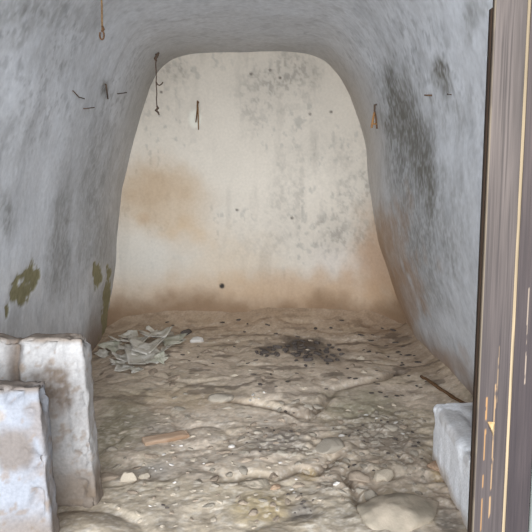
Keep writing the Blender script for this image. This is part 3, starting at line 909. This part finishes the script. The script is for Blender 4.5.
# ------------------------------------------------------------------ fallen plaster flakes at the back left corner
def flake_mesh(name, seed, mat):
    rg = np.random.default_rng(seed)
    n = 14
    ang = np.sort(rg.random(n) * 2 * math.pi)
    rad = 0.5 + 0.75 * rg.random(n)
    rings = 5
    V, F_ = [], []
    th = 0.05
    cx, cy = rg.normal(size=2) * .5
    for side in (0, 1):
        for k in range(rings):
            t = (k + 1) / rings
            for a, r in zip(ang, rad):
                x, y = math.cos(a) * r * t, math.sin(a) * r * t * .75
                z = 0.34 * (x * x * (1 + cx) + .8 * y * x * cy) + 0.14 * math.sin(3.5 * x + 2 * y + seed) + .08 * math.sin(6 * y - 2 * x + seed)
                V.append((x, y, z - th * side))
        V.append((0, 0, -th * side))
    m = rings * n + 1
    for side in (0, 1):
        o = side * m
        for j in range(n):
            j2 = (j + 1) % n
            tri = (o + m - 1, o + j, o + j2)
            F_.append(tri if side == 0 else tri[::-1])
            for k in range(rings - 1):
                q = (o + k * n + j, o + (k + 1) * n + j, o + (k + 1) * n + j2, o + k * n + j2)
                F_.append(q if side == 0 else q[::-1])
    for j in range(n):
        j2 = (j + 1) % n
        a, b = (rings - 1) * n + j, (rings - 1) * n + j2
        F_.append((a, m + a, m + b, b))
    me = bpy.data.meshes.new(name)
    me.from_pydata(V, [], F_)
    me.update()
    for p in me.polygons:
        p.use_smooth = True
    me.materials.append(mat)
    return me
FLAKES = [flake_mesh('plaster_flake', 800 + k, M_FLAKE if k else M_FLAKEDARK) for k in range(8)]
rg = random.Random(5)

spots = [(112, 352, 24), (128, 346, 34), (146, 352, 40), (158, 340, 36), (142, 364, 40), (126, 372, 30), (150, 357, 34), (132, 356, 36),
         (172, 345, 28), (153, 335, 22), (122, 361, 24), (128, 338, 20), (104, 357, 16), (168, 352, 20), (116, 345, 18),
         (136, 374, 16), (160, 362, 18), (181, 343, 14), (140, 343, 26), (118, 366, 18)]
for i, (px, py, w) in enumerate(spots):
    p = on_floor(px, py)
    s = w * (p.y * cp_ / FPX) * .5
    o = bpy.data.objects.new('plaster_flake', FLAKES[i % 8])
    o.scale = (s, s * rg.uniform(1.0, 1.9), s * .7)
    o.rotation_euler = (rg.uniform(-.05, .3), rg.uniform(-.25, .15), rg.uniform(-.3, .7))
    o.location = (p.x, p.y, p.z + .02 + .25 * s * rg.uniform(.3, 1.0))
    COL.objects.link(o)
    PLACED.append((p.x, p.y, s))
    tag(o, 'pale curled plaster flake in the heap at the back left corner', 'plaster flake', 'fallen plaster flakes in the back corner')

# ------------------------------------------------------------------ loose crumbs and chips
PEB = {}
for key, mat in (('char', M_CHAR), ('grey', M_GREYSTONE), ('brown', M_BROWNSTONE), ('tan', M_STONE), ('chip', M_CHIP)):
    PEB[key] = [stone_mesh('pebble', 900 + 10 * k + len(PEB) * 100, mat, (1, .75, .5), sub=2, amp=.55, angular=.95) for k in range(5)]
    for me_ in PEB[key]:
        me_.polygons.foreach_set('use_smooth', np.zeros(len(me_.polygons), dtype=bool))

def scatter(key, name, n, regions, w0, w1, label, cat, group, sink=.3, flat_=1.0):
    k = 0
    tries = 0
    tot = sum(r[4] for r in regions)
    while k < n and tries < n * 60:
        tries += 1
        u = rg.random() * tot
        for (cx, cy, rx, ry, wt) in regions:
            u -= wt
            if u <= 0:
                break
        a = rg.random() * 2 * math.pi; q = math.sqrt(rg.random())
        px, py = cx + rx * q * math.cos(a), cy + ry * q * math.sin(a)
        if not (96 < px < 466 and 312 < py < 530) or (px > 424 and py > 398):
            continue
        p = on_floor(px, py)
        if p.x < -1.45 or p.x > 1.3 or p.y > 6.7:
            continue
        s = rg.uniform(w0, w1) * ((p.y * cp_ + EYE * sp_) / FPX) * .5
        if any(math.hypot(p.x - a_, p.y - b_) < c_ + s * 1.15 for a_, b_, c_ in PLACED):
            continue
        PLACED.append((p.x, p.y, s * 1.15))
        o = bpy.data.objects.new(name, PEB[key][k % 5])
        o.scale = (s * rg.uniform(.9, 1.5), s, s * flat_)
        o.rotation_euler = (rg.uniform(-.2, .2), rg.uniform(-.2, .2), rg.random() * 6.28)
        o.location = (p.x, p.y, p.z + s * .55 * flat_ * (1 - 2 * sink))
        COL.objects.link(o)
        tag(o, label, cat, group)
        k += 1

for px, py, w, lb in [(232, 447, 8, 'white chip in the middle of the near floor, left of the grey rubble'), (336, 484, 8, 'bright white chip left of the pinkish brown rubble stone'),
                      (342, 436, 7, 'white chip at the upper edge of the rubble')]:
    stone(px, py, w, 1, .7, .5, M_CHIP, lb, int(px) + 800, .3, name='white_chip')

scatter('char', 'charcoal_bit', 46, [(308, 350, 26, 9, 3), (272, 352, 16, 5, 1), (325, 356, 24, 7, 1)], 4, 9,
        'black charcoal bit in the dark patch near the back of the floor', 'charcoal', 'charcoal bits in the dark patch near the back')
scatter('char', 'dark_crumb', 70, [(260, 340, 150, 26, 3), (390, 352, 40, 26, 1.5), (330, 375, 90, 22, 1.5), (400, 385, 40, 14, 1)], 3, 7,
        'dark crumb scattered over the far half of the dirt floor', 'crumb', 'dark crumbs on the far half of the floor', flat_=.5)
scatter('char', 'dark_pebble', 44, [(290, 440, 60, 18, 1.5), (300, 503, 20, 12, 1), (375, 450, 50, 30, 2), (180, 470, 70, 50, .9), (300, 410, 20, 8, .5)], 2, 5,
        'dark pebble scattered over the near half of the dirt floor', 'pebble', 'dark pebbles on the near half of the floor')
scatter('grey', 'rubble_stone', 120, [(385, 445, 55, 34, 4), (350, 472, 28, 26, 2), (285, 442, 46, 13, 1.2), (298, 407, 20, 8, .6), (425, 492, 20, 24, .8), (210, 450, 100, 60, .8)], 5, 13,
        'small grey rubble stone lying in the near half of the floor', 'rubble stone', 'grey rubble in the near half of the floor', sink=.6)
scatter('brown', 'clod', 80, [(385, 445, 60, 38, 3), (350, 472, 30, 28, 1.5), (280, 440, 60, 20, 1), (220, 480, 110, 46, 1.2), (250, 360, 140, 30, 1)], 5, 14,
        'small brown earth clod lying on the dirt floor', 'clod', 'brown earth clods on the floor', sink=.6)
scatter('tan', 'pale_stone', 70, [(240, 440, 130, 40, 2), (380, 440, 50, 40, 1.5), (220, 495, 120, 36, 1.5), (250, 365, 120, 26, 1)], 4, 12,
        'small tan stone half sunk in the dirt floor', 'pale stone', 'tan stones half sunk in the floor', sink=.65)
scatter('chip', 'white_chip', 30, [(265, 400, 16, 8, 1), (385, 430, 50, 20, 2), (300, 470, 80, 50, 1.4), (160, 470, 50, 40, 1), (160, 462, 14, 10, .8)], 2, 5,
        'tiny white plaster chip lying on the dirt floor', 'plaster chip', 'white plaster chips on the floor')
